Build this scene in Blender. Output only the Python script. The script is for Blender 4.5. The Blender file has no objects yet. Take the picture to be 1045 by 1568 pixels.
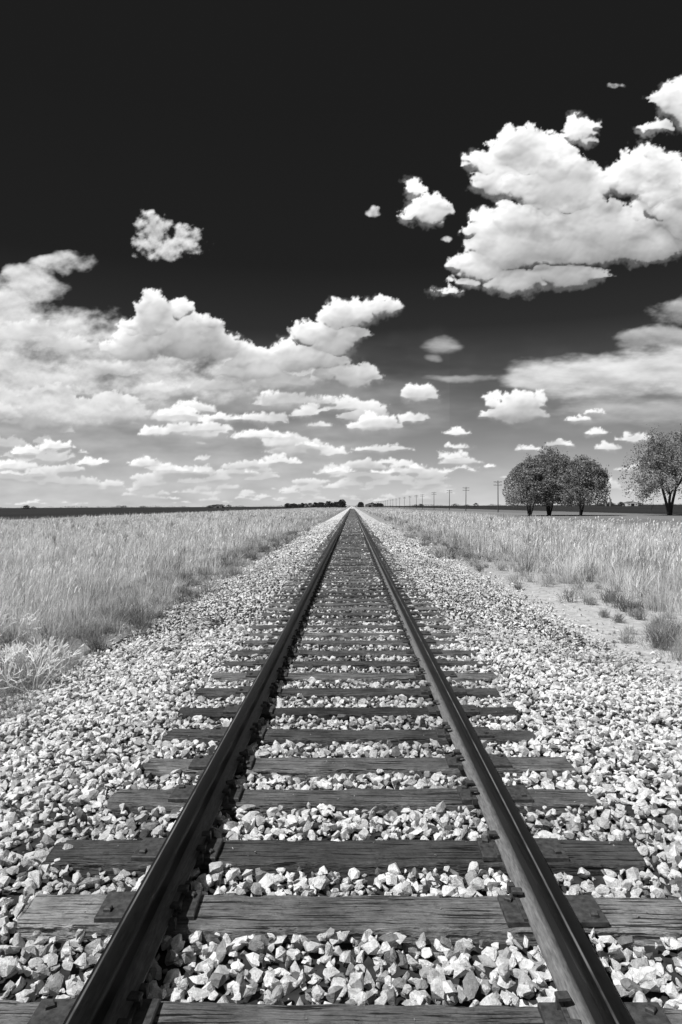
import bpy, bmesh, math, numpy as np, time
from mathutils import Matrix, Vector
T0 = time.time()
R = np.random.default_rng(7)
scene = bpy.context.scene

# ------------------------------------------------------------------ helpers
def make_mesh(name, V, faces, mats, tone=None, smooth=False, matidx=None, attrs=None, parent=None):
    me = bpy.data.meshes.new(name)
    V = np.ascontiguousarray(V, dtype=np.float32)
    if not isinstance(faces, list): faces = [faces]
    loops = np.concatenate([f.ravel() for f in faces]).astype(np.int32)
    tot = np.concatenate([np.full(len(f), f.shape[1]) for f in faces]).astype(np.int32)
    start = np.concatenate([[0], np.cumsum(tot)[:-1]]).astype(np.int32)
    me.vertices.add(len(V)); me.vertices.foreach_set("co", V.ravel())
    me.loops.add(len(loops)); me.loops.foreach_set("vertex_index", loops)
    me.polygons.add(len(tot)); me.polygons.foreach_set("loop_start", start)
    me.update(calc_edges=True)
    me.polygons.foreach_set("use_smooth", np.full(len(tot), smooth, dtype=bool))
    for m in (mats if isinstance(mats, list) else [mats]): me.materials.append(m)
    if matidx is not None: me.polygons.foreach_set("material_index", matidx.astype(np.int32))
    if tone is not None:
        a = me.attributes.new("tone", 'FLOAT', 'FACE'); a.data.foreach_set("value", tone.astype(np.float32))
    if attrs:
        for k, v in attrs.items():
            a = me.attributes.new(k, 'FLOAT', 'POINT'); a.data.foreach_set("value", v.astype(np.float32).ravel())
    me.update()
    ob = bpy.data.objects.new(name, me)
    scene.collection.objects.link(ob)
    if parent: ob.parent = parent
    return ob

def empty(name, loc=(0,0,0)):
    e = bpy.data.objects.new(name, None); e.location = loc; e.empty_display_size = 0.3
    scene.collection.objects.link(e); return e

_perm = np.random.default_rng(1).permutation(512).astype(np.int32)
_ga = np.random.default_rng(2).uniform(0, 2*np.pi, 512)
_gc = np.cos(_ga).astype(np.float32); _gs = np.sin(_ga).astype(np.float32)
def perlin(x, y, seed=0):
    x = np.asarray(x, dtype=np.float32); y = np.asarray(y, dtype=np.float32)
    xi = np.floor(x).astype(np.int32); yi = np.floor(y).astype(np.int32)
    xf = x-xi; yf = y-yi
    u = xf*xf*xf*(xf*(xf*6-15)+10); v = yf*yf*yf*(yf*(yf*6-15)+10)
    def g(ix, iy, dx, dy):
        h = _perm[(_perm[(ix+seed*37) & 511] + iy + seed*101) & 511]
        return _gc[h]*dx+_gs[h]*dy
    n00 = g(xi, yi, xf, yf); n10 = g(xi+1, yi, xf-1, yf)
    n01 = g(xi, yi+1, xf, yf-1); n11 = g(xi+1, yi+1, xf-1, yf-1)
    a = n00+u*(n10-n00); b = n01+u*(n11-n01)
    return (a+v*(b-a))*1.5
def fbm(x, y, o=4, seed=0, gain=.5):
    s = 0; a = 1; t = 0
    for i in range(o):
        s = s + a*perlin(x*2**i+i*13.7, y*2**i+i*7.3, seed+i); t += a; a *= gain
    return s/t

# ------------------------------------------------------------------ node helpers
class NT:
    def __init__(s, nt): s.nt = nt
    def n(s, t, **kw):
        x = s.nt.nodes.new(t)
        for k, v in kw.items(): setattr(x, k, v)
        return x
    def l(s, a, b): s.nt.links.new(a, b)
    def val(s, sock, v):
        if isinstance(v, (int, float)): sock.default_value = v
        else: s.l(v, sock)
    def m(s, op, a, b=0.0, clamp=False):
        x = s.n('ShaderNodeMath', operation=op); x.use_clamp = clamp
        s.val(x.inputs[0], a); s.val(x.inputs[1], b); return x.outputs[0]
    def noise(s, vec, scale, detail=4, rough=.55, dist=0):
        x = s.n('ShaderNodeTexNoise'); x.inputs['Scale'].default_value = scale
        x.inputs['Detail'].default_value = detail; x.inputs['Roughness'].default_value = rough
        x.inputs['Distortion'].default_value = dist; s.l(vec, x.inputs['Vector']); return x.outputs['Fac']
    def mapping(s, vec, sc):
        x = s.n('ShaderNodeMapping'); x.inputs['Scale'].default_value = sc; s.l(vec, x.inputs['Vector']); return x.outputs[0]
    def ramp(s, fac, pts, interp='LINEAR'):
        x = s.n('ShaderNodeValToRGB'); r = x.color_ramp; r.interpolation = interp
        while len(r.elements) > 1: r.elements.remove(r.elements[0])
        r.elements[0].position = pts[0][0]; r.elements[0].color = (pts[0][1],)*3+(1,)
        for p, v in pts[1:]:
            e = r.elements.new(p); e.color = (v, v, v, 1)
        s.l(fac, x.inputs[0]); return x.outputs[0]
    def mr(s, v, a, b, c, d):
        x = s.n('ShaderNodeMapRange'); s.l(v, x.inputs[0])
        for i, q in enumerate((a, b, c, d)): x.inputs[i+1].default_value = q
        return x.outputs[0]
def mat(name, rough=.8, spec=.3):
    m = bpy.data.materials.new(name); m.use_nodes = True
    t = NT(m.node_tree); b = m.node_tree.nodes['Principled BSDF']
    b.inputs['Roughness'].default_value = rough
    b.inputs['Specular IOR Level'].default_value = spec
    return m, t, b
def bump(t, b, h, strength, dist):
    x = t.n('ShaderNodeBump'); x.inputs['Strength'].default_value = strength; x.inputs['Distance'].default_value = dist
    t.l(h, x.inputs['Height']); t.l(x.outputs[0], b.inputs['Normal'])
def pos(t): return t.n('ShaderNodeNewGeometry').outputs['Position']
def tone(t):
    a = t.n('ShaderNodeAttribute'); a.attribute_name = 'tone'; return a.outputs['Fac']

# stone
mStone, t, b = mat('crushed_stone', .85, .2)
p = pos(t); n1 = t.noise(p, 40, 5, .7); n2 = t.noise(p, 170, 4, .65)
c = t.m('MULTIPLY', tone(t), t.mr(n1, .3, .7, .6, 1.25))
c = t.m('MULTIPLY', c, t.mr(n2, .3, .7, .88, 1.1), True)
t.l(c, b.inputs['Base Color']); bump(t, b, t.m('ADD', n2, n1), .7, .014)
# ballast bed
mBed, t, b = mat('ballast_bed', .95, .1)
p = pos(t)
v = t.n('ShaderNodeTexVoronoi'); v.inputs['Scale'].default_value = 14; t.l(p, v.inputs['Vector'])
sep = t.n('ShaderNodeSeparateXYZ'); t.l(p, sep.inputs[0])
far = t.mr(sep.outputs[1], 35, 80, 0, 1)
bw = t.n('ShaderNodeRGBToBW'); t.l(v.outputs['Color'], bw.inputs[0])
stone = t.ramp(bw.outputs[0], [(0, .1), (.3, .35), (.55, .66), (1, .78)])
near = t.m('MULTIPLY', t.noise(p, 20, 3), .07)
mx = t.n('ShaderNodeMix'); t.l(far, mx.inputs[0]); t.l(near, mx.inputs[2]); t.l(stone, mx.inputs[3])
t.l(mx.outputs[0], b.inputs['Base Color'])
bump(t, b, v.outputs['Distance'], .8, .04)
# wood
mWood, t, b = mat('creosoted_weathered_wood', .85, .2)
p = pos(t)
g1 = t.noise(t.mapping(p, (2.2, 45, 20)), 2.2, 6, .68, .1)
g2 = t.noise(t.mapping(p, (5, 150, 40)), 2.0, 4, .6, .1)
g3 = t.noise(p, 3.2, 6, .7)
cr = t.ramp(t.noise(t.mapping(p, (1.8, 55, 30)), 1.6, 5, .6, .1), [(0, 0), (.395, 0), (.43, 1), (1, 1)])
spk = t.ramp(t.noise(p, 28, 5, .75), [(0, 0), (.36, .25), (.46, 1), (.6, 1), (.68, 1.5), (1, 1.7)])
spb = t.n('ShaderNodeRGBToBW'); t.l(spk, spb.inputs[0])
f = t.m('ADD', t.m('MULTIPLY', g1, .7), t.m('MULTIPLY', g2, .8))
f = t.m('ADD', f, t.m('MULTIPLY', g3, 1.3))
c = t.m('MULTIPLY', tone(t), t.mr(f, 1.0, 1.8, .25, 2.2))
c = t.m('MULTIPLY', c, t.m('ADD', t.m('MULTIPLY', cr, .85), .15), True)
c = t.m('MULTIPLY', c, t.m('ADD', t.m('MULTIPLY', spb.outputs[0], .45), .55), True)
t.l(c, b.inputs['Base Color']); bump(t, b, t.m('ADD', t.m('MULTIPLY', cr, .9), t.m('ADD', g1, g2)), 1.0, .012)
# rail steel
mRail, t, b = mat('rail_steel', .4, .12)
p = pos(t); sep = t.n('ShaderNodeSeparateXYZ'); t.l(p, sep.inputs[0])
base = t.ramp(t.mr(sep.outputs[2], .0, .2, 0, 1), [(0, .15), (.17, .15), (.25, .02), (.6, .006), (1, .005)])
n1 = t.noise(t.mapping(p, (40, 5, 40)), 3, 5, .65)
n2 = t.noise(t.mapping(p, (10, 1.2, 10)), 3, 4, .6)
bwr = t.n('ShaderNodeRGBToBW'); t.l(base, bwr.inputs[0])
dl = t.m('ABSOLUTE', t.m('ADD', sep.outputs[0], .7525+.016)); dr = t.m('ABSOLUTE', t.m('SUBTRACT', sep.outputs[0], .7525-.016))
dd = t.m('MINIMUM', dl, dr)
painted_glint = t.m('MULTIPLY', t.mr(dd, .0015, .005, 1, 0), t.m('GREATER_THAN', sep.outputs[2], .178))  # thin highlight line along each head, painted into the base colour
painted_glint = t.m('MULTIPLY', painted_glint, t.mr(n2, .35, .6, .2, 1), True)
col = t.m('ADD', t.m('MULTIPLY', bwr.outputs[0], t.mr(n1, .3, .7, .55, 1.5)), t.m('MULTIPLY', painted_glint, .14))
t.l(col, b.inputs['Base Color'])
t.l(t.mr(n1, .3, .7, .36, .5), b.inputs['Roughness'])
bump(t, b, n1, .1, .002)
# plate / spikes
mPlate, t, b = mat('rusty_plate_steel', .6, .3)
p = pos(t); n1 = t.noise(p, 40, 5, .65)
t.l(t.mr(n1, .3, .7, .018, .085), b.inputs['Base Color']); bump(t, b, n1, .4, .004)
# grass
def grass_mat(name, tl):
    m, t, b = mat(name, .9, .1)
    p = pos(t); c = t.m('MULTIPLY', tone(t), t.mr(t.noise(p, 3, 3), .3, .7, .85, 1.15), True)
    t.l(c, b.inputs['Base Color'])
    tr = t.n('ShaderNodeBsdfTranslucent'); t.l(c, tr.inputs[0])
    mx = t.n('ShaderNodeMixShader'); mx.inputs[0].default_value = tl
    t.l(b.outputs[0], mx.inputs[1]); t.l(tr.outputs[0], mx.inputs[2])
    t.l(mx.outputs[0], m.node_tree.nodes['Material Output'].inputs[0]); return m
mGrass = grass_mat('dry_grass_blades', .4)
mLeaf = grass_mat('tree_leaves', .35)
mBark, t, b = mat('bark', .95, .1)
p = pos(t); t.l(t.mr(t.noise(t.mapping(p, (6, 6, 1)), 2, 4), .3, .7, .03, .09), b.inputs['Base Color'])
# ground
mGround, t, b = mat('ground_soil', .95, .05)
p = pos(t); sep = t.n('ShaderNodeSeparateXYZ'); t.l(p, sep.inputs[0])
wob = t.m('MULTIPLY', t.m('SUBTRACT', t.noise(p, .25, 3), .5), 4)
wob2 = t.m('MULTIPLY', t.m('SUBTRACT', t.noise(p, 1.5, 3), .5), 2)
xx = t.m('ADD', t.m('ADD', sep.outputs[0], wob), wob2)
zoneA = [(0, .028), (.205, .03), (.215, .26), (.47, .26), (.485, .22), (.512, .52), (.534, .50), (.547, .26), (.625, .28), (.635, .2), (.82, .17), (.83, .03), (1, .028)]
zoneB = [(q, .30 if v > .4 else v) for q, v in zoneA]
xm = t.mr(xx, -100, 100, 0, 1)
zm = t.n('ShaderNodeMix'); t.l(t.mr(sep.outputs[1], 15, 28, 0, 1), zm.inputs[0])
z1 = t.n('ShaderNodeRGBToBW'); t.l(t.ramp(xm, zoneA), z1.inputs[0]); z2 = t.n('ShaderNodeRGBToBW'); t.l(t.ramp(xm, zoneB), z2.inputs[0])
t.l(z1.outputs[0], zm.inputs[2]); t.l(z2.outputs[0], zm.inputs[3]); zone = zm.outputs[0]
nz = t.noise(p, 6, 6, .7); nb = t.noise(t.mapping(p, (1, .12, 1)), .03, 4, .6)
c = t.m('MULTIPLY', zone, t.mr(nz, .3, .7, .65, 1.3))
c = t.m('MULTIPLY', c, t.mr(nb, .3, .7, .7, 1.35), True)
t.l(c, b.inputs['Base Color']); bump(t, b, nz, .7, .07)
def grey(name, v, rough=.8):
    m, t, b = mat(name, rough, .2); p = pos(t)
    t.l(t.mr(t.noise(p, 3, 4), .3, .7, v*.75, v*1.25), b.inputs['Base Color']); return m
mWhite = grey('white_painted_boards', .6); mRoof = grey('roof_sheet', .12); mDark = grey('dark_opening', .02)
mPoleWood = grey('pole_wood', .06); mConc = grey('silo_concrete', .2)

# ------------------------------------------------------------------ ground
GZ = -.45
def ground_h(x, y):
    d = np.clip((np.abs(x)-3.6)/4, 0, 1)
    return GZ + .07*fbm(x*.35, y*.35, 3, 5)*d*np.clip(60/np.maximum(np.abs(y), 1), 0, 1)
gx = np.unique(np.concatenate([np.linspace(-12, 12, 97), [-9000,-4000,-2000,-1000,-500,-250,-120,-80,-60,-45,-34,-26,-20,-15,15,20,26,34,45,60,80,120,250,500,1000,2000,4000,9000]]))
gy = np.unique(np.concatenate([np.linspace(-6, 30, 145), [-9000,-2000,-500,-100,-30,-12,35,42,50,60,80,100,140,200,300,500,800,1300,2500,5000,9000]]))
GX, GY = np.meshgrid(gx, gy); nx_, ny_ = len(gx), len(gy)
def gridfaces(nx, ny):
    i = np.arange((ny-1)*(nx-1)); r = i//(nx-1); c = i % (nx-1); a = r*nx+c
    return np.stack([a, a+1, a+nx+1, a+nx], 1)
make_mesh('ground', np.stack([GX, GY, ground_h(GX, GY)], -1).reshape(-1, 3), gridfaces(nx_, ny_), mGround, smooth=True)

# ------------------------------------------------------------------ ballast
def bed_z(x):
    a = np.abs(x)
    return np.where(a < 1.62, -.062, np.maximum(-.062-(a-1.62)*.2, -.6))
bx = np.array([-4.4,-3.6,-3,-2.5,-2,-1.62,-1,0,1,1.62,2,2.5,3,3.6,4.4])
by = np.concatenate([np.linspace(-6, 60, 133), [80,120,200,400,900,2000,6000]])
BX, BY = np.meshgrid(bx, by)
BZ = bed_z(BX) + np.where(np.abs(BX) > 1.7, .03*perlin(BX*1.1, BY*.8, 3), 0)
BZ[:, 0] = -.62; BZ[:, -1] = -.62
make_mesh('ballast_bed', np.stack([BX, BY, BZ], -1).reshape(-1, 3), gridfaces(len(bx), len(by)), mBed, smooth=True)

tie_y = [1.56, 2.08, 2.69, 3.16, 3.76, 4.24, 4.79]
while tie_y[-1] < 420: tie_y.append(tie_y[-1]+.53+R.uniform(-.045, .045))
tie_y = np.array([-.6, -.05, .48, 1.02]+tie_y)
NT_ = len(tie_y)
tie_skew = R.normal(0, .008, NT_)
tie_l = 1.31+R.normal(0, .035, NT_); tie_r = 1.31+R.normal(0, .035, NT_)
tie_w = np.clip(R.normal(.102, .007, NT_), .09, .115)
tie_tone = np.clip(R.normal(.110, .034, NT_), .045, .20)
tie_tone[6] = .17; tie_tone[7] = .07; tie_tone[8] = .12

def hull_rock(rng, npts):
    pts = rng.normal(0, 1, (npts, 3)); pts /= np.linalg.norm(pts, axis=1)[:, None]
    pts = np.sign(pts)*np.abs(pts)**rng.uniform(.75, 1.1)
    pts *= rng.uniform(.62, 1.15, (npts, 1)); pts *= np.array([rng.uniform(.95, 1.35), rng.uniform(.65, 1), rng.uniform(.45, .85)])
    bm = bmesh.new()
    for q in pts: bm.verts.new(q)
    bmesh.ops.convex_hull(bm, input=bm.verts[:])
    for vv in [v for v in bm.verts if not v.link_faces]: bm.verts.remove(vv)
    bmesh.ops.triangulate(bm, faces=bm.faces[:])
    bmesh.ops.recalc_face_normals(bm, faces=bm.faces[:])
    bm.verts.index_update()
    V = np.array([v.co[:] for v in bm.verts]); F = np.array([[v.index for v in f.verts] for f in bm.faces])
    bm.free(); return V, F
def randrot(n):
    q = R.normal(0, 1, (n, 4)); q /= np.linalg.norm(q, axis=1)[:, None]
    w, x, y, z = q.T
    return np.stack([1-2*(y*y+z*z), 2*(x*y-z*w), 2*(x*z+y*w), 2*(x*y+z*w), 1-2*(x*x+z*z), 2*(y*z-x*w), 2*(x*z-y*w), 2*(y*z+x*w), 1-2*(x*x+y*y)], 1).reshape(n, 3, 3)
rv_near = [hull_rock(R, int(R.integers(13, 26))) for _ in range(40)]
rv_far = [hull_rock(R, 8) for _ in range(14)]
def build_rocks(P, S, T, variants):
    Vs, Fs, Ts, off = [], [], [], 0
    idx = R.integers(0, len(variants), len(P))
    for k, (V, F) in enumerate(variants):
        s = np.where(idx == k)[0]
        if len(s) == 0: continue
        M = randrot(len(s)); W = np.einsum('nij,vj->nvi', M, V)
        W[:, :, 2] *= .85
        W = W*S[s][:, None, None] + P[s][:, None, :]
        nv = len(V)
        Fs.append((F[None]+(np.arange(len(s))*nv)[:, None, None]+off).reshape(-1, 3))
        Vs.append(W.reshape(-1, 3)); Ts.append(np.repeat(T[s], len(F))); off += nv*len(s)
    return np.concatenate(Vs), np.concatenate(Fs), np.concatenate(Ts)

def rock_field(y0, y1, cell, smin, smax, layers, zoff):
    Ps, Ss = [], []
    for L in range(layers):
        xs = np.arange(-4.6, 5.0, cell); ys = np.arange(y0, y1, cell)
        X, Y = np.meshgrid(xs, ys); X = X.ravel()+R.uniform(-.6, .6, X.size)*cell; Y = Y.ravel()+R.uniform(-.6, .6, Y.size)*cell
        S = np.exp(R.uniform(np.log(smin), np.log(smax), X.size))
        keep = np.abs(X) < .56*np.maximum(Y, 0)+1.3
        edge = np.where(X > 0, 3.7, 3.5) + .5*fbm(Y*.5, X*0+np.sign(X)*3, 3, 9)
        over = np.abs(X)-edge
        keep &= (over < 0) | (R.random(X.size) < .45*np.exp(-np.maximum(over, 0)/.25))
        j = np.clip(np.searchsorted(tie_y, Y), 1, len(tie_y)-1)
        j = np.where(np.abs(tie_y[j]-Y) < np.abs(tie_y[j-1]-Y), j, j-1)
        on = (np.abs(Y-tie_y[j]) < tie_w[j]+S*.36) & (np.abs(X) < 1.30)
        keep &= ~on
        Z = np.where(over > 0, GZ, bed_z(X)+.03*perlin(X*1.1, Y*.8, 3)*(np.abs(X) > 1.7))
        Z = np.maximum(Z, GZ)
        Z = Z + zoff[L] + R.uniform(-.014, .02, X.size) + .02*perlin(X*2.2, Y*2.2, 12) + .012*(np.abs(X) < 1.4)
        under = (np.abs(np.abs(X)-.7525) < .11)
        Z = np.where(under, np.minimum(Z, -.005-S*.9), Z)
        Ps.append(np.stack([X, Y, Z], 1)[keep]); Ss.append(S[keep])
    return np.concatenate(Ps), np.concatenate(Ss)
def rock_tone(P):
    n = len(P); u = R.random(n)
    T = R.normal(.78, .07, n)
    T = np.where(u < .36, R.uniform(.40, .7, n), T)
    T = np.where(u < .17, R.uniform(.12, .42, n), T)
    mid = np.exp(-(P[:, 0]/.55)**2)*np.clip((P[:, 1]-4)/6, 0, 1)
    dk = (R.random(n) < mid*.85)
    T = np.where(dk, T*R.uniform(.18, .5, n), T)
    pat = fbm(P[:, 0]*.7, P[:, 1]*.5, 3, 20)
    T = T*np.clip(1+pat*.6, .65, 1.1)
    return np.clip(T, .05, .88)
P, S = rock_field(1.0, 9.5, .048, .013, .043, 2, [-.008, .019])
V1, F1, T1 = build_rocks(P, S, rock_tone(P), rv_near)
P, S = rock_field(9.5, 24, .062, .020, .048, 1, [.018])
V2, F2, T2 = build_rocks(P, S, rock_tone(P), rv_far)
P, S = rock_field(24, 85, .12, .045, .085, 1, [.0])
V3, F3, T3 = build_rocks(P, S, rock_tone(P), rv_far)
n = 500; k = R.integers(2, 40, n)
P = np.stack([R.uniform(-1.28, 1.28, n), tie_y[k]+R.uniform(-.1, .1, n), np.full(n, .003)], 1)
P = P[(np.abs(np.abs(P[:, 0])-.78) > .22)]
V4, F4, T4 = build_rocks(P, R.uniform(.003, .008, len(P)), R.uniform(.2, .6, len(P)), rv_far)
n = 6000
P = np.stack([R.uniform(3.5, 7.5, n)*np.where(R.random(n) < .25, -1, 1), 2+30*R.random(n)**1.3, np.zeros(n)], 1)
P[:, 2] = ground_h(P[:, 0], P[:, 1])+.002
V5, F5, T5 = build_rocks(P, np.exp(R.uniform(np.log(.006), np.log(.024), n)), R.uniform(.25, .6, n), rv_far)
V6, F6, T6 = build_rocks(np.array([[-3.72, 9.45, GZ+.05]]), np.array([.11]), np.array([.75]), rv_near)
Vs = [V1, V2, V3, V4, V5, V6]; Fs = [F1, F2, F3, F4, F5, F6]; o = 0
for i in range(6): Fs[i] = Fs[i]+o; o += len(Vs[i])
make_mesh('gravel', np.concatenate(Vs), np.concatenate(Fs), mStone, tone=np.concatenate([T1, T2, T3, T4, T5, T6]))
print('rock tris', sum(len(f) for f in Fs), time.time()-T0)

# ------------------------------------------------------------------ track
track = empty('railroad_track')
def box_arr(lst):
    A = np.array(lst, dtype=float); n = len(A)
    c = A[:, 7]
    sx = np.array([-1, 1, 1, -1]); sy = np.array([-1, -1, 1, 1])
    lv = []
    for z, inset in ((-1, 0), (1, 0), (1, 1)):
        X = sx[None]*(A[:, 3:4]-inset*c[:, None]); Y = sy[None]*(A[:, 4:5]-inset*c[:, None])
        Z = np.repeat(z*A[:, 5:6], 4, 1) - (c[:, None] if (z == 1 and inset == 0) else 0)
        lv.append(np.stack([X, Y, Z], -1))
    L = np.concatenate(lv, 1)
    cs, sn = np.cos(A[:, 6])[:, None], np.sin(A[:, 6])[:, None]
    X = L[..., 0]*cs-L[..., 1]*sn; Y = L[..., 0]*sn+L[..., 1]*cs
    V = np.stack([X+A[:, 0:1], Y+A[:, 1:2], L[..., 2]+A[:, 2:3]], -1).reshape(-1, 3)
    f = [[3, 2, 1, 0], [8, 9, 10, 11]]
    for q in range(4):
        r = (q+1) % 4; f += [[q, r, 4+r, 4+q], [4+q, 4+r, 8+r, 8+q]]
    f = np.array(f)
    F = (f[None]+(np.arange(n)*12)[:, None, None]).reshape(-1, 4)
    return V, F
Vs, Fs, Ts, o = [], [], [], 0
ND = 60
NX = 130
for k in range(ND):
    s = np.linspace(-1, 1, NX)
    prof = [(-1, -.15), (-1, -.012), (-.94, -.002), (-.6, 0), (-.2, 0), (.2, 0), (.6, 0), (.94, -.002), (1, -.012), (1, -.15)]
    X = np.where(s < 0, s*tie_l[k], s*tie_r[k])
    rows = []
    for i, (a, z) in enumerate(prof):
        yy = a*tie_w[k] + .008*perlin(X*3+k*9, X*0+a*2+k, 4) + .006*perlin(X*16+k*9, X*0+a*2+k, 6)
        endj = np.zeros(NX); endj[0] = R.uniform(-.02, .02); endj[-1] = R.uniform(-.02, .02)
        zz = z + (.005*perlin(X*2.5+k*5, X*0+a+k*3, 7) + .003*perlin(X*7, a*9+k*3+X*0, 8) if z > -.1 else 0*X)
        if abs(a) > .9 and z > -.1: zz = zz-.014*np.clip(perlin(X*9+k*7, X*0+a*3, 9)-.25, 0, 1)
        rows.append(np.stack([X+endj, yy+tie_y[k]+X*tie_skew[k], zz-.001], -1))
    G = np.stack(rows); Vs.append(G.reshape(-1, 3)); nr = len(prof)
    Fg = gridfaces(NX, nr); Fs.append(Fg+o)
    seg = np.tile(.5*(X[1:]+X[:-1]), nr-1)
    Ts.append(tie_tone[k]*(1+np.clip((np.abs(seg)-.9)/.15, 0, 1)*(.7 if k < 7 else .2)))
    for col, flip in ((0, 0), (NX-1, 1)):
        idx = np.arange(nr)*NX+col
        q = np.array([[idx[i], idx[i+1], idx[nr-2-i], idx[nr-1-i]] for i in range(nr//2-1)])
        if flip: q = q[:, ::-1]
        Fs.append(q+o); Ts.append(np.full(len(q), tie_tone[k]))
    o += NX*nr
lst = [((tie_r[k]-tie_l[k])/2, tie_y[k], -.076, (tie_l[k]+tie_r[k])/2, tie_w[k], .075, tie_skew[k], .008) for k in range(ND, NT_)]
V, F = box_arr(lst); Vs.append(V); Fs.append(F+o); Ts.append(np.repeat(tie_tone[ND:], 10))
make_mesh('ties', np.concatenate(Vs), np.concatenate(Fs), mWood, tone=np.concatenate(Ts), parent=track)

prof = [(-.07, 0), (-.07, .010), (-.03, .020), (-.012, .032), (-.009, .06), (-.009, .105), (-.014, .122), (-.034, .131), (-.036, .138), (-.0355, .158), (-.030, .167), (-.018, .1705), (0, .1715)]
prof = prof + [(-x, z) for x, z in prof[-2::-1]]
prof = np.array(prof); yr = np.concatenate([np.arange(-6, 60, 1.0), np.arange(60, 300, 10.0), [400, 800, 2000, 6000]])
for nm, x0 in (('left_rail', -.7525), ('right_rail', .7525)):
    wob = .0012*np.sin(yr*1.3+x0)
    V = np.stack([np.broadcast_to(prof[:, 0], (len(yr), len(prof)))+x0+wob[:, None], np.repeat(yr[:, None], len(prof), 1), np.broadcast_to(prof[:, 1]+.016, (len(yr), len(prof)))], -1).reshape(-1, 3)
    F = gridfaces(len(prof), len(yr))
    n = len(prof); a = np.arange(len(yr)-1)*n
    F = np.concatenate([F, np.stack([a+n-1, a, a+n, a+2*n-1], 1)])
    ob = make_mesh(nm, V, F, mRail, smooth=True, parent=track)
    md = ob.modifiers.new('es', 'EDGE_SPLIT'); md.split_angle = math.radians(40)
pl, sp, an = [], [], []
for k in range(NT_):
    if tie_y[k] > 140: break
    for sgn in (-1, 1):
        j = R.uniform(-.012, .012); yc = tie_y[k]+sgn*.75*tie_skew[k]+j
        pl.append((sgn*.795, yc, .0085, .192, .090, .0105, R.normal(0, .02), .004))
        pl.append((sgn*(.7525+.079), yc, .022, .008, .09, .007, 0, .002))
        pl.append((sgn*(.7525-.079), yc, .022, .008, .09, .007, 0, .002))
        if k < 70:
            for dx, dy in ((-.089, -.055), (.089, .05), (-.089, .06), (.089, -.06)):
                if R.random() < .2: continue
                h = R.uniform(0, .014)
                sp.append((sgn*(.7525)+dx, yc+dy, .018+h/2, .010, .010, .022+h, 0, .002))
                sp.append((sgn*(.7525)+dx*.88, yc+dy, .046+h, .021, .016, .007, R.normal(0, .15), .005))
            sp.append((sgn*.945, yc+R.choice([-.05, .05]), .024, .014, .014, .009, R.normal(0, .4), .004))
            sp.append((sgn*.638, yc+R.choice([-.05, .05]), .024, .014, .014, .009, R.normal(0, .4), .004))
            for side in (-1, 1):
                if R.random() < .75:
                    ya = tie_y[k]+side*(tie_w[k]+.016)
                    an.append((sgn*.7525, ya, .004, .088, .010, .009, R.normal(0, .05), .003))
                    an.append((sgn*.7525-sgn*.085, ya, .022, .013, .014, .018, 0, .005))
                    an.append((sgn*.7525+sgn*.085, ya, .018, .010, .013, .014, 0, .005))
for nm, l in (('tie_plates', pl), ('spikes', sp), ('rail_anchors', an)):
    V, F = box_arr(l); make_mesh(nm, V, F, mPlate, parent=track)

# ------------------------------------------------------------------ grass
def blades(P, H, W, LA, LM, segs, T, taper=.75):
    n = len(P); sa = R.uniform(0, np.pi, n); side = np.stack([np.cos(sa), np.sin(sa), 0*sa], 1)
    ld = np.stack([np.cos(LA), np.sin(LA), 0*LA], 1)
    cols = []
    for i in range(segs):
        tt = i/segs
        c = P+np.array([0, 0, 1])*(H*tt*(1-.35*np.minimum(LM, 1.5)*tt))[:, None]+ld*(LM*H*tt**1.7)[:, None]
        w = W*(1-tt*taper)
        cols += [c-side*w[:, None], c+side*w[:, None]]
    tip = P+np.array([0, 0, 1])*(H*(1-.35*np.minimum(LM, 1.5)))[:, None]+ld*(LM*H)[:, None]
    cols.append(tip); V = np.stack(cols, 1).reshape(-1, 3); m = 2*segs+1; b0 = np.arange(n)*m
    quads = [np.stack([b0+2*i, b0+2*i+1, b0+2*i+3, b0+2*i+2], 1) for i in range(segs-1)]
    tri = np.stack([b0+2*segs-2, b0+2*segs-1, b0+2*segs], 1)
    return V, quads, tri, T
def assemble(parts):
    Vs, Q, Tr, tq, tt, o = [], [], [], [], [], 0
    for V, q, tri, T in parts:
        Vs.append(V)
        for x in q: Q.append(x+o); tq.append(T)
        Tr.append(tri+o); tt.append(T); o += len(V)
    f = []; tn = []
    if Q: f.append(np.concatenate(Q)); tn.append(np.concatenate(tq))
    f.append(np.concatenate(Tr)); tn.append(np.concatenate(tt))
    return np.concatenate(Vs), f, np.concatenate(tn)
def ledge(y): return 3.75+.4*fbm(y*.45, y*0+2, 3, 31)
def redge(y): return 5.9+.9*fbm(y*.35, y*0+8, 3, 33)-1.3*np.clip((y-12)/14, 0, 1)
parts = []
bands = [(3, 9, 60000, .0018, 3), (9, 20, 70000, .0038, 3), (20, 50, 60000, .010, 2), (50, 130, 50000, .026, 1), (130, 420, 40000, .08, 1)]
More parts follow.
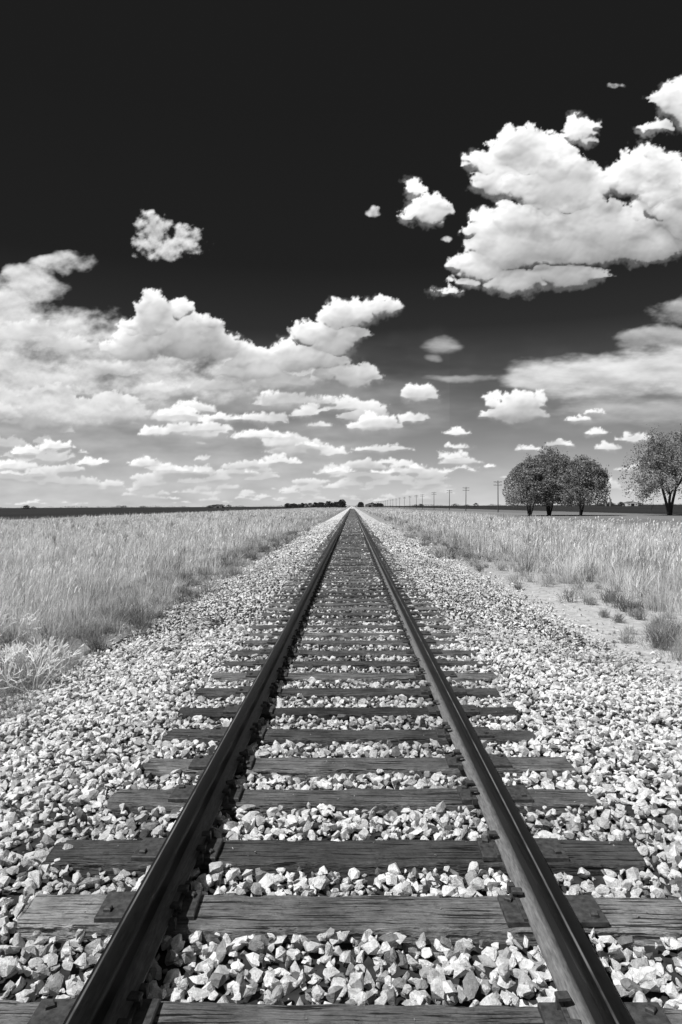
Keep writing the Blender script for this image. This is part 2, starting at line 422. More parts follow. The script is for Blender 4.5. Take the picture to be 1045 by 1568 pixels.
for y0, y1, n, w, sg in bands:
    u = R.random(n); Y = y0*(y1/y0)**u
    right = R.random(n) < .42
    xmax = np.where(right, np.minimum(.62*Y+2.5, 26), np.minimum(.62*Y+2.5, 55))
    e = np.where(right, redge(Y), ledge(Y))
    v = R.random(n)**1.15
    X = e+(xmax-e)*v; ok = xmax > e
    d = X-e
    sc = .9 if y0 < 20 else .35
    cl = fbm(X*sc, Y*sc*np.where(right, 1, -1), 3, 40)
    cl2 = fbm(X*.18+50, Y*.10, 3, 44)
    ok &= R.random(n) < np.clip(.30+2.3*cl+.3*np.clip(d-.5, 0, 1), .03, 1)*np.clip(.2+d*.8, 0, 1)
    X = np.where(right, X, -X)
    H = (.14+.42*np.clip(d/3.4, 0, 1)+.34*cl2+.6*np.maximum(cl, 0))*R.uniform(.3, 1.25, n)
    H = np.maximum(H, .08)
    T = np.clip(.60+.40*cl2+.7*cl+R.normal(0, .2, n)-.28*np.exp(-d/1.3), .08, .94)
    s = ok
    P = np.stack([X, Y, ground_h(X, Y)-.01], 1)[s]
    LA = R.normal(.3, 1.3, s.sum()); LM = np.abs(R.normal(.25, .3, s.sum()))
    parts.append(blades(P, H[s], w*R.uniform(.6, 1.6, s.sum()), LA, LM, sg, T[s]))
    m = n//3; idx = R.choice(np.where(s)[0], m)
    Xm = X[idx]+R.normal(0, .15, m); Ym = Y[idx]+R.normal(0, .15, m)
    P = np.stack([Xm, Ym, ground_h(Xm, Ym)-.01], 1)
    parts.append(blades(P, R.uniform(.06, .28, m), w*R.uniform(.8, 1.6, m), R.uniform(0, 6.3, m), np.abs(R.normal(.9, .5, m)), min(sg, 2), np.clip(R.normal(.33, .13, m), .08, .7)))
n = 900; Yc = 4.5*(110/4.5)**R.random(n); rt = R.random(n) < .45
Xc = np.where(rt, redge(Yc)+.2+R.random(n)**1.5*np.minimum(.45*Yc, 20), -(ledge(Yc)+.3+R.random(n)**1.3*np.minimum(.5*Yc, 48)))
for i in range(n):
    m = int(np.clip(900/Yc[i], 20, 120)); rr = R.uniform(.08, .28); a = R.uniform(0, 6.28, m); q = rr*np.sqrt(R.random(m))
    X = Xc[i]+q*np.cos(a); Y = Yc[i]+q*np.sin(a); P = np.stack([X, Y, ground_h(X, Y)-.01], 1)
    hh = R.uniform(.4, .95)*(.55 if abs(Xc[i]) < 5.2 and not rt[i] else 1)
    parts.append(blades(P, hh*R.uniform(.6, 1.15, m), max(.0018, .00038*Yc[i])*R.uniform(.8, 1.4, m), a, np.abs(R.normal(.36, .2, m)), 3, np.clip(R.normal(R.uniform(.2, .95), .1, m), .1, .95)))
n = 5000; Yc = 5*(70/5)**R.random(n); rt = R.random(n) < .42
e = np.where(rt, redge(Yc), ledge(Yc)); X = e+.8+R.random(n)*(np.minimum(.62*Yc+2, np.where(rt, 25, 50))-e); Xs = np.where(rt, X, -X)
P = np.stack([Xs, Yc, ground_h(Xs, Yc)], 1); hs = R.uniform(.5, 1.0, n); la = R.normal(.3, 1., n); lm = np.abs(R.normal(.12, .1, n))
ws = np.maximum(.0012, .00022*Yc)
parts.append(blades(P, hs, ws, la, lm, 3, np.full(n, .88), .3))
Ph = P+np.stack([np.cos(la)*lm*hs*.8, np.sin(la)*lm*hs*.8, hs*.84], 1)
for q in range(2): parts.append(blades(Ph, hs*.2, ws*3.2, la+R.normal(0, .5, n), lm+.3, 2, np.clip(R.normal(.88, .06, n), .5, .95), .2))
V, f, tn = assemble(parts)
make_mesh('dry_grass', V, f, mGrass, tone=tn, smooth=False)
print('grass faces', len(tn), time.time()-T0)
parts = []
n = 340; Yc = 4.2*(60/4.2)**R.random(n); rt = R.random(n) < .42
Xc = np.where(rt, redge(Yc)-.5+R.normal(0, .5, n), -(ledge(Yc)+.45+R.normal(0, .55, n)))
Xc = np.append(Xc, [-4.5, -4.7, -3.6, 4.3, 4.8, 4.6]); Yc = np.append(Yc, [8.3, 8.9, 9.6, 9.0, 8.2, 12.5])
for i in range(len(Xc)):
    m = int(np.clip(2400/Yc[i], 50, 300)); rad = R.uniform(.14, .42)
    a = R.uniform(0, 6.28, m); el = R.uniform(.15, 1.4, m); base = np.array([Xc[i], Yc[i], 0])
    start = R.random(m)**.7*rad*.8
    dirv = np.stack([np.cos(a)*np.cos(el), np.sin(a)*np.cos(el), np.sin(el)], 1)
    P = base+dirv*start[:, None]; P[:, 2] += ground_h(P[:, 0], P[:, 1])-.02
    parts.append(blades(P, rad*R.uniform(.3, .9, m), max(.0015, .0003*Yc[i])*R.uniform(.7, 1.3, m), a+R.normal(0, .9, m), np.abs(R.normal(.8, .5, m)), 3, np.clip(R.normal(R.uniform(.14, .58), .08, m), .06, .8)))
V, f, tn = assemble(parts)
make_mesh('weeds', V, f, mGrass, tone=tn)

# ------------------------------------------------------------------ trees
def tubes(segs, sides=6):
    A = np.array(segs); p0, p1, r0, r1 = A[:, :3], A[:, 3:6], A[:, 6], A[:, 7]
    d = p1-p0; d /= np.linalg.norm(d, axis=1)[:, None]+1e-9
    ref = np.where(np.abs(d[:, 2:3]) > .9, [[1, 0, 0]], [[0, 0, 1]]); u = np.cross(d, ref); u /= np.linalg.norm(u, axis=1)[:, None]; v = np.cross(d, u)
    an = np.arange(sides)*2*np.pi/sides; cs, sn = np.cos(an), np.sin(an)
    ring = u[:, None]*cs[None, :, None]+v[:, None]*sn[None, :, None]
    V = np.concatenate([p0[:, None]+ring*r0[:, None, None], p1[:, None]+ring*r1[:, None, None]], 1)
    b0 = (np.arange(len(A))*2*sides)[:, None]; i = np.arange(sides); j = (i+1) % sides
    F = np.stack([b0+i, b0+j, b0+j+sides, b0+i+sides], -1).reshape(-1, 4)
    return V.reshape(-1, 3), F
def branch(rng, stems, depth, r0, lean, tipdep=2, spread=(.3, .85)):
    segs, tips = [], []
    def grow(p, d, r, L, dep):
        q = p
        for s in range(3):
            d2 = d+rng.normal(0, .12, 3)+np.array([0, 0, .04]); d2 /= np.linalg.norm(d2)
            nq = q+d2*L/3; r1 = r*.9
            segs.append([*q, *nq, r, r1]); q = nq; r = r1; d = d2
            if dep <= tipdep: tips.append(q)
        if dep == 0: return
        for c in range(rng.integers(2, 5) if dep > 1 else 3):
            ax = rng.normal(0, 1, 3); ax -= ax@d*d; ax /= np.linalg.norm(ax)
            an = rng.uniform(*spread); nd = d*math.cos(an)+ax*math.sin(an)
            grow(q, nd, r*.66, L*rng.uniform(.62, .88), dep-1)
    for s in range(stems):
        a = 6.28*s/stems+rng.uniform(-.4, .4); le = rng.uniform(*lean) if stems > 1 else .05
        d = np.array([math.cos(a)*le, math.sin(a)*le, 1]); d /= np.linalg.norm(d)
        grow(np.array([math.cos(a)*.05*stems*.3, math.sin(a)*.05*stems*.3, 0]), d, r0, .8, depth)
    return np.array(segs), np.array(tips)
def gen_tree(name, loc, height, spread, stems, depth, nleaf, lsize, seed, ltone, low=.12, dens=.85, skirt=.7):
    rng = np.random.default_rng(seed)
    A, tips = branch(rng, stems, depth, .075/stems**.35, (.12, .5))
    zmax = np.percentile(tips[:, 2], 99.3); rr = np.percentile(np.hypot(tips[:, 0], tips[:, 1]), 97)
    sz = height/zmax; sx = spread/2/rr
    A[:, [0, 1, 3, 4]] *= sx; A[:, [2, 5]] *= sz; A[:, 6:8] *= sz*.9
    A[:, 6:8] = np.maximum(A[:, 6:8], .02)
    tips = tips*[sx, sx, sz]
    V, F = tubes(A)
    ti = tips[rng.integers(0, len(tips), nleaf)]+rng.normal(0, .035*height, (nleaf, 3))
    m = int(nleaf*skirt); a = rng.uniform(0, 6.28, m); zz = rng.random(m)
    rad = spread/2*np.sqrt(np.clip(1-((zz-.35)/.68)**2, 0, 1))*rng.random(m)**.4*(1+.12*perlin(a*1.5+seed, zz*4, 3))
    sk = np.stack([rad*np.cos(a), rad*np.sin(a), height*(low+.03+zz*(.93-low))], 1)
    ti = np.concatenate([ti, sk])
    ti = ti[ti[:, 2] > height*low*(1+.9*rng.random(len(ti)))]
    cn = perlin(ti[:, 0]*.45+seed, ti[:, 2]*.6+ti[:, 1]*.4, 5)+.4*perlin(ti[:, 0]*1.1+seed, ti[:, 2]*1.2-ti[:, 1], 8)
    keep = rng.random(len(ti)) < np.clip(dens+1.0*cn, .05, 1); ti = ti[keep]; cn = cn[keep]; n = len(ti)
    u = rng.normal(0, 1, (n, 3)); u /= np.linalg.norm(u, axis=1)[:, None]; w = np.cross(u, rng.normal(0, 1, (n, 3))); w /= np.linalg.norm(w, axis=1)[:, None]
    s = lsize*rng.uniform(.5, 1.5, (n, 1))
    LV = np.stack([ti-u*s, ti+w*s*.6, ti+u*s, ti-w*s*.6], 1).reshape(-1, 3)
    LF = np.arange(n*4).reshape(n, 4)+len(V)
    tn = np.concatenate([np.full(len(F), .06), np.clip(ltone*(1+.6*cn+rng.normal(0, .2, n)), .03, .6)])
    mi = np.concatenate([np.zeros(len(F)), np.ones(n)])
    ob = make_mesh(name, np.concatenate([V, LV]), [F, LF], [mBark, mLeaf], tone=tn, matidx=mi)
    ob.location = loc; return ob
gen_tree('shade_tree', (33.4, 129, GZ), 10.4, 10, 4, 5, 42000, .16, 11, .26, .15, .65, .45)
gen_tree('shade_tree', (38.2, 133, GZ), 12.2, 10.8, 5, 5, 44000, .16, 12, .23, .15, .65, .5)
gen_tree('shade_tree', (42.6, 128, GZ), 10.6, 10.2, 3, 5, 42000, .16, 13, .26, .15, .65, .45)
gen_tree('shade_tree', (60.0, 130, GZ), 16.2, 18, 3, 5, 46000, .16, 14, .28, .15, .38, .3)
gen_tree('shade_tree', (72.5, 134, GZ), 14.5, 14, 3, 5, 30000, .16, 15, .26, .15, .4, .3)
for i, (x, y, h, sd_) in enumerate([(-3.45, 7.35, .62, 50), (-3.80, 7.55, .5, 51), (-4.9, 9.6, .6, 52)]):
    rng = np.random.default_rng(sd_); A, tips = branch(rng, 8, 3, .006, (.4, 1.3), spread=(.35, .9))
    k = h/np.percentile(tips[:, 2], 99); A[:, :6] *= k; A[:, 6:8] = np.maximum(A[:, 6:8], .0042)
    V, F = tubes(A, 4); ob = make_mesh('bare_shrub', V, F, mGrass, tone=np.full(len(F), .95)); ob.location = (x, y, GZ+.02)

LVs, tns = [], []
def clump(x, y, w, h, n, tn):
    a = R.uniform(0, 6.28, n); r = np.sqrt(R.random(n))*w/2; z = h*R.random(n)**.8
    rr = np.sqrt(np.clip(1-(z/h-.35)**2/.45, .05, 1)); c = np.stack([x+r*rr*np.cos(a), y+r*rr*np.sin(a), GZ+z], 1)
    u = R.normal(0, 1, (n, 3)); u /= np.linalg.norm(u, axis=1)[:, None]; q = np.cross(u, R.normal(0, 1, (n, 3))); q /= np.linalg.norm(q, axis=1)[:, None]
    s = R.uniform(.5, 1.1, (n, 1))*h*.11
    LVs.append(np.stack([c-u*s, c+q*s, c+u*s, c-q*s], 1).reshape(-1, 3)); tns.append(np.full(n, tn)*R.uniform(.6, 1.4, n))
for i in range(46):
    u = R.random(); y = R.uniform(900, 1500); tx = -.012-.09*u**1.3
    clump(tx*y, y, R.uniform(8, 16), R.uniform(4, 9)*(1.25-.5*u), 260, .05)
for i in range(16):
    y = R.uniform(1000, 1500); clump(R.uniform(.01, .045)*y, y, R.uniform(7, 12), R.uniform(4, 8), 260, .05)
for tx in (-.197, -.19, -.21, -.203, .30, .33, .355, .37, .39, .46, .10, .16, -.33, -.48, .385, .41):
    y = R.uniform(900, 1300)
    for q in range(3): clump(tx*y+R.normal(0, 9), y, R.uniform(8, 14), R.uniform(3, 6), 200, .05)
for i in range(240):
    y = R.uniform(1500, 2600); clump(R.uniform(-.6, .6)*y, y, R.uniform(20, 60), R.uniform(2, 5.5), 90, .045)
LV = np.concatenate(LVs); make_mesh('distant_tree_line', LV, np.arange(len(LV)).reshape(-1, 4), mLeaf, tone=np.concatenate(tns))

# ------------------------------------------------------------------ utility poles
def cyl(p0, p1, r0, r1): return [*p0, *p1, r0, r1]
Vt, Ft = tubes([cyl((0, 0, 0), (0, 0, 4.7), .15, .13), cyl((0, 0, 4.7), (0, 0, 9.0), .13, .10)], 10)
bl = [(0, .12, 8.6, 1.2, .05, .06, 0, .01), (0, .12, 7.7, 1.2, .05, .06, 0, .01)]
for z in (8.6, 7.7):
    for x in (-1.1, -.7, .7, 1.1): bl.append((x, .12, z+.12, .045, .045, .07, 0, .015))
Vb, Fb = box_arr(bl)
Vbr, Fbr = tubes([cyl((-.6, .14, 8.55), (0, .14, 8.05), .02, .02), cyl((.6, .14, 8.55), (0, .14, 8.05), .02, .02)], 5)
PV = np.concatenate([Vt, Vb, Vbr]); PF = np.concatenate([Ft, Fb+len(Vt), Fbr+len(Vt)+len(Vb)])
first = None
for i in range(20):
    y = 197+50*i; x = 41.6
    if first is None:
        first = make_mesh('utility_pole', PV, PF, mPoleWood); ob = first
    else:
        ob = bpy.data.objects.new('utility_pole', first.data); scene.collection.objects.link(ob)
    ob.location = (x+R.normal(0, .3), y, GZ); ob.rotation_euler = (R.normal(0, .008), R.normal(0, .01), 0)
    ob.scale = (1, 1, R.uniform(.95, 1.03))

# ------------------------------------------------------------------ farm buildings
def barn(name, x, y, w, d, h, rh, wall):
    e = empty(name, (x, y, GZ))
    V = np.array([[-w, -d, 0], [w, -d, 0], [w, d, 0], [-w, d, 0], [-w, -d, h], [w, -d, h], [w, d, h], [-w, d, h], [0, -d, h+rh], [0, d, h+rh]], float)
    make_mesh('walls', V, [np.array([[0, 1, 5, 4], [1, 2, 6, 5], [2, 3, 7, 6], [3, 0, 4, 7]]), np.array([[4, 5, 8], [6, 7, 9]])], wall, parent=e)
    o = .3
    V = np.array([[-w-o, -d-o, h-.1], [0, -d-o, h+rh+.08], [0, d+o, h+rh+.08], [-w-o, d+o, h-.1], [w+o, -d-o, h-.1], [w+o, d+o, h-.1]], float)
    make_mesh('roof', V, np.array([[0, 1, 2, 3], [1, 4, 5, 2]]), mRoof, parent=e)
    Vd, Fd = box_arr([(0, -d-.03, h*.4, w*.3, .03, h*.4, 0, .005), (-w*.68, -d-.03, h*.55, w*.12, .03, h*.14, 0, .005), (w*.68, -d-.03, h*.55, w*.12, .03, h*.14, 0, .005)])
    make_mesh('doors_and_windows', Vd, Fd, mDark, parent=e)
barn('farm_shed', 372, 920, 7, 9, 4.2, 2, mWhite)
barn('farm_house', -196, 1000, 6, 7, 3.2, 2.2, mConc)
barn('farm_house', 30, 1150, 8, 7, 4.2, 2.6, mConc)
for x in (340, 346):
    V1, F1 = tubes([cyl((0, 0, 0), (0, 0, 9), 1.3, 1.3), cyl((0, 0, 9), (0, 0, 9.9), 1.35, .9), cyl((0, 0, 9.9), (0, 0, 10.3), .9, .1)], 16)
    ob = make_mesh('silo', V1, F1, mConc); ob.location = (x, 920, GZ)
print('objects', time.time()-T0)

# ------------------------------------------------------------------ sky dome sector with clouds
du = 1045/720.
ax_ = np.arange(-860, 860, du, dtype=np.float32); ay_ = np.arange(-12, 930, du, dtype=np.float32)
X, Y = np.meshgrid(ax_, ay_)
def sstep(a, b, x):
    t_ = np.clip((x-a)/(b-a), 0, 1); return t_*t_*(3-2*t_)
def blur(a, n):
    for _ in range(n):
        p = np.pad(a, 1, mode='edge')
        a = .25*p[1:-1, 1:-1]+.125*(p[:-2, 1:-1]+p[2:, 1:-1]+p[1:-1, :-2]+p[1:-1, 2:])+.0625*(p[:-2, :-2]+p[2:, 2:]+p[:-2, 2:]+p[2:, :-2])
    return a
def bigblur(a, r):
    for _ in range(2):
        for axn in (0, 1):
            p = np.pad(a, [(r+1, r) if i == axn else (0, 0) for i in range(2)], mode='edge'); c = np.cumsum(p, axis=axn, dtype=np.float64)
            a = ((np.take(c, range(2*r+1, c.shape[axn]), axn)-np.take(c, range(0, c.shape[axn]-2*r-1), axn))/(2*r+1)).astype(np.float32)
    return a
def crop(B, mg):
    B = np.array(B, dtype=float)
    x0 = (B[:, 0]-1.4*B[:, 2]).min()-mg; x1 = (B[:, 0]+1.4*B[:, 2]).max()+mg
    y0 = (B[:, 1]-1.4*B[:, 3]).min()-mg; y1 = (B[:, 1]+1.4*B[:, 3]).max()+mg
    J0 = int(np.clip((x0+860)/du, 0, len(ax_)-8)); J1 = int(np.clip((x1+860)/du, J0+8, len(ax_)))
    I0 = int(np.clip((y0+12)/du, 0, len(ay_)-8)); I1 = int(np.clip((y1+12)/du, I0+8, len(ay_)))
    return I0, I1, J0, J1
def cumulus(blobs, seed, levels=3, flat=.7, warp=5, wscale=40, rag=3.0, edge=2.2, amb=.36, dens=1.0, detail=1.0, rmin=3.5, grey=1.0, mott=.2):
    rng = np.random.default_rng(seed)
    Lx, Ly, Lz = -.34, .80, .50
    pop = [(cx, cy, 0., rx, ry, min(rx, ry)) for cx, cy, rx, ry in blobs]; allp = list(pop)
    for lv in range(levels):
        nxt = []
        for (cx, cy, cz, rx, ry, rz) in pop:
            if min(rx, ry) < rmin*1.6: continue
            asp = rx/ry
            nn = int((11 if lv == 0 else 8)*min(max(asp, 1), 3)**.8*detail)
            for q in range(nn):
                a = rng.uniform(-.25, math.pi+.25) if rng.random() < .72 else rng.uniform(0, 2*math.pi)
                rad = rng.uniform(.35, 1.0)**.6*.93
                ux, uy = math.cos(a)*rad, math.sin(a)*rad
                k = rng.uniform(.22, .46)
                uz = math.sqrt(max(0, 1-rad*rad))*.8
                yy = cy+uy*ry*(flat if uy < 0 else 1)
                cr_ = min(rx, ry)*k
                nxt.append((cx+ux*rx*.97, yy, cz+uz*rz, cr_*rng.uniform(1, 1.35), cr_, cr_))
        pop = nxt; allp += nxt
    I0, I1, J0, J1 = crop(blobs, 60)
    x = X[I0:I1, J0:J1]; y = Y[I0:I1, J0:J1]; oy, ox = ay_[I0], ax_[J0]
    wx = fbm(x/wscale, y/wscale, 5, seed, .58); wy = fbm(x/wscale+40, y/wscale+9, 5, seed+5, .58)
    Xw = x+warp*wx; Yw = y+warp*wy
    H = np.full(x.shape, -30.0, dtype=np.float32); D = np.full(x.shape, -60.0, dtype=np.float32)
    for cx, cy, cz, rx, ry, rz in allp:
        m = 1.0; pad = warp+6
        i0 = int(np.clip((cy-m*ry-pad-oy)/du, 0, x.shape[0])); i1 = int(np.clip((cy+m*ry+pad-oy)/du+1, 0, x.shape[0]))
        j0 = int(np.clip((cx-m*rx-pad-ox)/du, 0, x.shape[1])); j1 = int(np.clip((cx+m*rx+pad-ox)/du+1, 0, x.shape[1]))
        if i1 <= i0 or j1 <= j0: continue
        sl = (slice(i0, i1), slice(j0, j1))
        dy = (Yw[sl]-cy)/ry; dy = np.where(dy < 0, dy/flat, dy)
        d2 = ((Xw[sl]-cx)/rx)**2+dy*dy
        h = cz+rz*np.sqrt(np.clip(1-d2, 0, None)); h = np.where(d2 < 1, h, -30)
        a = H[sl]; kk = .28*rz+1.0; e_ = np.maximum(kk-np.abs(a-h), 0)/kk
        H[sl] = np.where(d2 < 1, np.maximum(a, h)+e_*e_*kk*.25, a)
        D[sl] = np.maximum(D[sl], (1-np.sqrt(d2))*min(rx, ry))
    fine = fbm(x/13, y/13, 4, seed+20, .65); fine2 = fbm(x/34, y/34, 4, seed+27, .55)
    Hs = np.where(H < -20, 0, H)
    gyb = np.gradient(blur(np.clip(D, -4, 30), 6), du, axis=0)
    low = sstep(.05, .55, gyb)*sstep(26, 4, D)
    Dn = D+rag*fine*2.0+rag*1.8*fine2*low-rag*low
    al = sstep(-.8, edge*(1+2.8*low), Dn)
    al = np.maximum(al, .30*sstep(-2, 7, D+rag*3.0*fine2+rag*1.5*fine)*(.4+.6*low))
    Hh = blur(Hs, 2)+1.5*fine*np.clip(Hs/12, 0, 1)+3.2*fine2*np.clip(Hs/25, 0, 1)
    gy_, gx_ = np.gradient(blur(Hh, 1), du)
    nrm = np.sqrt(1+gx_**2+gy_**2)
    nl = (-gx_*Lx-gy_*Ly+Lz)/nrm
    gy2, gx2 = np.gradient(bigblur(Hs, 8), du)
    nl2 = (-gx2*Lx-gy2*Ly+Lz)/np.sqrt(1+gx2**2+gy2**2)
    wrap = np.clip(.46*(nl+.50)/1.45+.54*(nl2+.36)/1.25, 0, 1.05)
    hmax = max(np.percentile(Hs[Hs > 0], 92), 6.); th = Hs/hmax
    tau = np.zeros_like(th)
    for k in range(1, 19):
        s = hmax*.10*k**1.15; dx = int(round(Lx*-s/du)); dyp = int(round(Ly*s/du))
        sh = np.zeros_like(th); src = th[dyp:, :]; sh[:src.shape[0], :] = src; sh = np.roll(sh, dx, 1)
        tau += np.clip(sh-th*.35*Lz-(k/18)*.35, 0, 1)/18
    tau = blur(tau, 4)
    tr = np.exp(-tau*5.0*dens)
    ao = np.clip((Hs-bigblur(Hs, 5))/6, -1, 1)
    light = amb+(1.17-amb)*(.26+.74*tr)*(.08+.98*wrap)+.06*ao
    mo = fbm(x/58, y/36, 4, seed+33, .5)
    light = light*(1-.24*low*grey)*(1-mott*sstep(-.15, .5, mo)*np.clip(th*1.5, 0, 1))+.06*(1-np.clip(th, 0, 1))
    return (I0, I1, J0, J1), al, light
A = np.zeros_like(X); C = np.zeros_like(X)
def comp(al, li, opacity=1.0, box=None):
    sl = (slice(None), slice(None)) if box is None else (slice(box[0], box[1]), slice(box[2], box[3]))
    al = al*opacity; a = A[sl]; c = C[sl]
    na = al+a*(1-al)
    C[sl] = (li*al+c*a*(1-al))/np.maximum(na, 1e-5); A[sl] = na
def stratus(blobs, seed, sx, sy, soft=1.0, amp=1.2, lo=.45, hi=.9, warp=25, gl=.5):
    I0, I1, J0, J1 = crop(blobs, 90)
    x = X[I0:I1, J0:J1]; y = Y[I0:I1, J0:J1]
    Xw = x+warp*fbm(x/90, y/60, 5, seed, .55); Yw = y+warp*.7*fbm(x/90+7, y/60, 5, seed+1, .55)
    F = np.full(x.shape, -3., dtype=np.float32); G = np.zeros_like(F)
    for cx, cy, rx, ry in blobs:
        dy = (Yw-cy)/ry; f = 1-((Xw-cx)/rx)**2-dy*dy
        G = np.where(f > F, dy, G); F = np.maximum(F, f)
    n = fbm(x/sx, y/sy, 6, seed+2, .58)
    D = F+amp*n
    al = sstep(-.1, soft, D)
    up = fbm(x/sx, (y+7)/sy, 6, seed+2, .58)
    li = lo+(hi-lo)*np.clip(.5+.30*np.clip(bigblur(G, 4), -1.2, 1.2)+.9*(n-up)*gl+.35*fbm(x/70, y/30, 4, seed+5), 0, 1.1)
    return (I0, I1, J0, J1), al, li
rc = np.random.default_rng(5)
v = fbm(X/260, Y/70, 5, 61)
veil = sstep(-.35, .45, v+.55*sstep(120, -250, X)-.02)*sstep(265, 120, Y+40*fbm(X/90, Y/60, 3, 62))*np.where(X < 150, 1, .62)
comp(veil*.82, .40+.22*fbm(X/90, Y/26, 5, 63)+.16*sstep(130, 0, Y))
bl = []
for i in range(900):
    y = 5+60*rc.random()**1.3; x = rc.uniform(-850, 850)
    if fbm(np.array([x/150.]), np.array([y/25.]), 2, 15)[0]+(.12 if x < 40 else -.12) < .02: continue
    rx = (4+.30*y)*rc.uniform(.4, 1.7); bl.append((x, y, rx, rx*rc.uniform(.25, .42)))
b_, al, li = cumulus(bl, 71, levels=1, flat=.5, warp=3, wscale=20, rag=1.5, edge=2.2, amb=.48, rmin=2, mott=.1); comp(al, li, .68, b_)
bl = []
for i in range(330):
    y = 50+115*rc.random()**1.2; x = rc.uniform(-850, 850)
    if x > 40 and (rc.random() < .6 or y > 105): continue
    if fbm(np.array([x/130.]), np.array([y/40.]), 2, 18)[0] < -.02: continue
    rx = (8+.20*y)*rc.uniform(.4, 1.5); ry = rx*rc.uniform(.3, .6)
    bl.append((x, y, rx, ry))
    if rc.random() < .5: bl.append((x+rx*rc.uniform(-.7, .7), y+ry*rc.uniform(.2, .8), rx*.5, ry*.7))
b_, al, li = cumulus(bl, 75, levels=2, flat=.6, warp=7, wscale=26, rag=2.6, edge=3.2, amb=.40, rmin=2.5, mott=.18); comp(al, li, .84, b_)
soft = [(-430,262,150,44),(-560,250,150,80),(-330,225,140,42),(-520,190,170,46),(-260,190,150,30),(-420,150,150,24),(-640,160,150,50),(-150,200,120,28),(-545,300,80,50),(-490,345,48,32),(-440,372,48,17)]
b_, al, li = stratus(soft, 91, 70, 44, .9, 1.0, .42, 1.0, 30, .8); comp(al, li, .94, b_)
# heaped cells inside the left bank
lb = [(-510,262,60,26),(-440,245,60,22),(-540,215,70,20),(-380,205,60,20),(-460,175,70,16),(-300,178,60,14),(-560,150,60,16),(-390,148,50,12)]
b_, al, li = cumulus(lb, 131, levels=2, flat=.6, warp=16, wscale=40, rag=5, edge=9, amb=.42, mott=.2, dens=.8); comp(al, li, .62, b_)
lens = [(400,196,175,36),(520,204,160,48),(300,190,80,16),(640,220,170,60)]
b_, al, li = stratus(lens, 95, 120, 34, .7, .7, .40, .98, 16, .6); comp(al, li, .96, b_)
lens = [(480,140,210,26),(180,195,70,7),(140,245,32,14),(120,228,14,8)]
b_, al, li = stratus(lens, 96, 110, 26, 1.2, 1.0, .36, .7, 14, .6); comp(al, li, .7, b_)
gr = [(480,256,80,17),(520,290,70,24),(440,248,40,10)]
b_, al, li = stratus(gr, 98, 60, 30, .9, 1.1, .22, .6, 14, .6); comp(al, li, .88, b_)
mid = [(250,137,46,30),(255,158,30,18),(217,165,18,8),(287,160,12,16),(103,166,32,17),(104,172,22,15),(40,120,44,18),(30,130,20,12),(92,130,26,11),(160,108,20,10),(160,88,20,7),
       (375,108,18,9),(315,90,26,8),(205,58,14,5),(100,58,16,6),(-320,64,28,13),(-300,112,30,14),(-262,116,30,12),(-220,118,28,13),(-140,106,50,12),(-110,66,36,9),(-115,74,20,7),(-455,92,30,12),(-500,84,28,12),(-520,60,40,14),(-400,66,28,10),(45,85,46,9),(-60,92,22,7),(-20,52,26,7),(50,50,24,6),(-265,140,36,12),(-200,134,36,10),(345,128,22,8),(370,140,16,6)]
b_, al, li = cumulus(mid, 81, levels=2, flat=.55, warp=6, wscale=30, rag=2.8, edge=3.0, amb=.36, rmin=2.5, mott=.18); comp(al, li, .97, b_)
cum = [(-300,285,38,36),(-262,298,24,24),(-338,272,22,22),(-310,300,22,20),(-250,250,74,38),(-195,238,50,26),(-160,222,40,22),(-330,240,54,30),(-140,205,70,26),(60,300,18,17),(40,297,24,20),(20,290,26,24),(0,288,34,28),(-25,282,28,26),(-62,262,34,24),(-30,250,50,30),(-5,258,30,22),(-90,222,62,30),(-50,222,50,26),(-115,190,66,18),(0,193,44,24),(-35,200,36,18),(-90,160,66,15),(-205,180,46,16)]
b_, al, li = cumulus(cum, 101, levels=3, flat=.8, warp=10, wscale=45, rag=3.8, edge=3.4, amb=.31, dens=.95, mott=.24); comp(al, li, 1, b_)
big = [(280,525,68,42),(345,562,30,26),(205,518,34,26),(232,490,52,32),(320,478,85,52),(440,492,66,40),(500,465,75,60),(212,420,34,36),(250,395,75,56),(200,362,44,32),(300,400,80,50),(370,405,85,58),(250,338,70,24),(325,345,66,28),(440,390,80,36),(560,430,100,80),(152,322,20,7),(180,335,28,12),(230,345,50,20),
       (98,478,18,18),(118,446,42,26),(500,608,44,38),(468,566,28,13),(535,590,55,45),(620,650,90,70),(-700,420,90,50),(720,500,110,80)]
b_, al, li = cumulus(big, 111, levels=3, flat=.8, warp=14, wscale=60, rag=4.8, edge=3.8, amb=.27, dens=.9, mott=.32); comp(al, li, 1, b_)
wsp = [(-305,428,32,22),(-285,400,54,24),(-252,408,26,26),(400,634,14,6),(32,450,12,8),(145,408,9,5)]
b_, al, li = stratus(wsp, 121, 22, 20, .9, 1.7, .35, .95, 14, 1.0); comp(al, li, .9, b_)
a_, b_ = X/1045, Y/1045
D3 = np.stack([a_, np.ones_like(a_), b_], -1); D3 /= np.linalg.norm(D3, axis=-1, keepdims=True)
RD = 7000
mSky = bpy.data.materials.new('sky_with_clouds'); mSky.use_nodes = True; mSky.node_tree.nodes.clear(); t = NT(mSky.node_tree)
p = pos(t); nrm = t.n('ShaderNodeVectorMath', operation='NORMALIZE'); t.l(p, nrm.inputs[0]); sep = t.n('ShaderNodeSeparateXYZ'); t.l(nrm.outputs[0], sep.inputs[0])
skyc = t.ramp(sep.outputs[2], [(0, .68), (.02, .58), (.05, .42), (.09, .27), (.14, .155), (.19, .07), (.25, .028), (.33, .015), (.5, .0125), (1, .012)])
aa = t.n('ShaderNodeAttribute'); aa.attribute_name = 'cloud_cover'; ac = t.n('ShaderNodeAttribute'); ac.attribute_name = 'cloud_light'
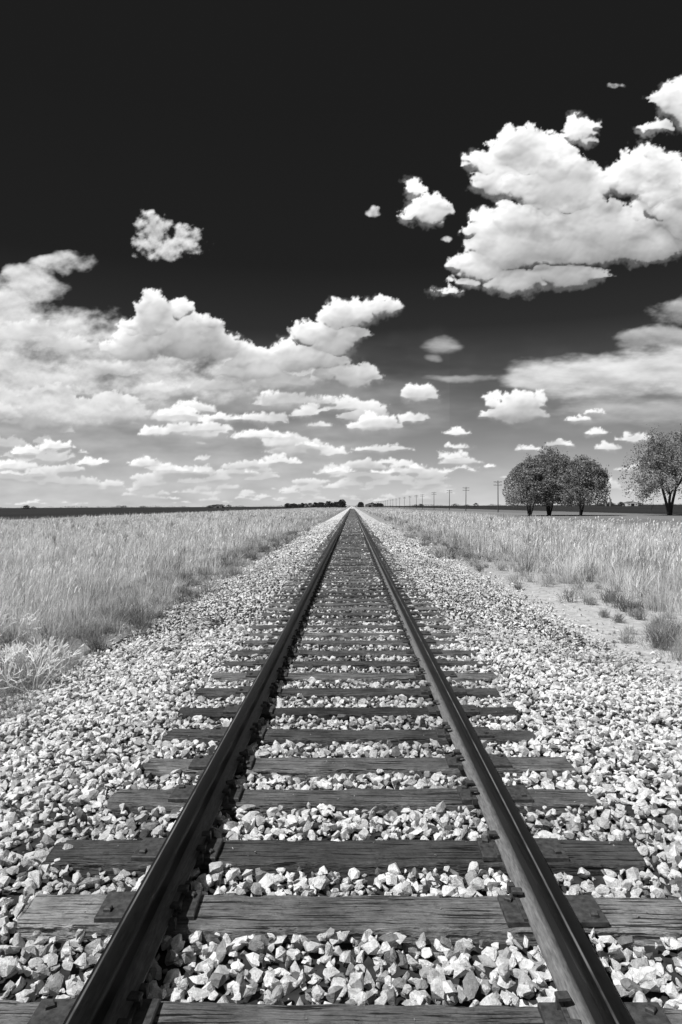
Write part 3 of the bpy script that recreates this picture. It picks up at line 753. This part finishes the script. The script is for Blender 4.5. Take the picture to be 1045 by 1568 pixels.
mx = t.n('ShaderNodeMix'); mx.data_type = 'RGBA'; t.l(aa.outputs['Fac'], mx.inputs[0]); t.l(skyc, mx.inputs[6])
cc = t.n('ShaderNodeCombineColor')
for i in range(3): t.l(ac.outputs['Fac'], cc.inputs[i])
t.l(cc.outputs[0], mx.inputs[7])
em = t.n('ShaderNodeEmission'); t.l(mx.outputs[2], em.inputs[0]); out = t.n('ShaderNodeOutputMaterial'); t.l(em.outputs[0], out.inputs[0])
C2 = np.clip(C, 0, 1.1)
make_mesh('sky', D3.reshape(-1, 3)*RD, gridfaces(len(ax_), len(ay_)), mSky, smooth=True, attrs={'cloud_cover': A, 'cloud_light': C2})  # sun and shade on the clouds are precomputed and baked into cloud_light
print('sky verts', X.size, time.time()-T0)

# ------------------------------------------------------------------ light
el = math.radians(57); az = math.radians(240)
sd = Vector((math.sin(az)*math.cos(el), math.cos(az)*math.cos(el), math.sin(el)))
sun = bpy.data.lights.new('sun', 'SUN'); sun.energy = 5.0; sun.angle = math.radians(.5); sun.color = (1, .998, .995)
so = bpy.data.objects.new('sun', sun); scene.collection.objects.link(so); so.rotation_euler = sd.to_track_quat('Z', 'Y').to_euler(); so.location = (-20, -5, 30)
w = bpy.data.worlds.new('World'); scene.world = w; w.use_nodes = True; t = NT(w.node_tree)
st = t.n('ShaderNodeTexSky'); st.sky_type = 'NISHITA'; st.sun_disc = False; st.sun_elevation = el; st.sun_rotation = az
bwn = t.n('ShaderNodeRGBToBW'); t.l(st.outputs[0], bwn.inputs[0])
bg = w.node_tree.nodes['Background']; t.l(bwn.outputs[0], bg.inputs[0]); bg.inputs[1].default_value = .05

# ------------------------------------------------------------------ camera
cam = bpy.data.cameras.new('camera'); co = bpy.data.objects.new('camera', cam); scene.collection.objects.link(co)
cam.sensor_fit = 'VERTICAL'; cam.sensor_height = 36; cam.sensor_width = 24; cam.lens = 24; cam.clip_end = 30000; cam.clip_start = .05
M = Matrix.Rotation(math.radians(.93), 4, 'Z') @ Matrix.Rotation(math.radians(90-.5), 4, 'X') @ Matrix.Rotation(math.radians(-.3), 4, 'Z')
co.matrix_world = Matrix.Translation((.02, 0, 1.60)) @ M
scene.camera = co
scene.view_settings.view_transform = 'Standard'; scene.view_settings.look = 'None'; scene.view_settings.exposure = 0
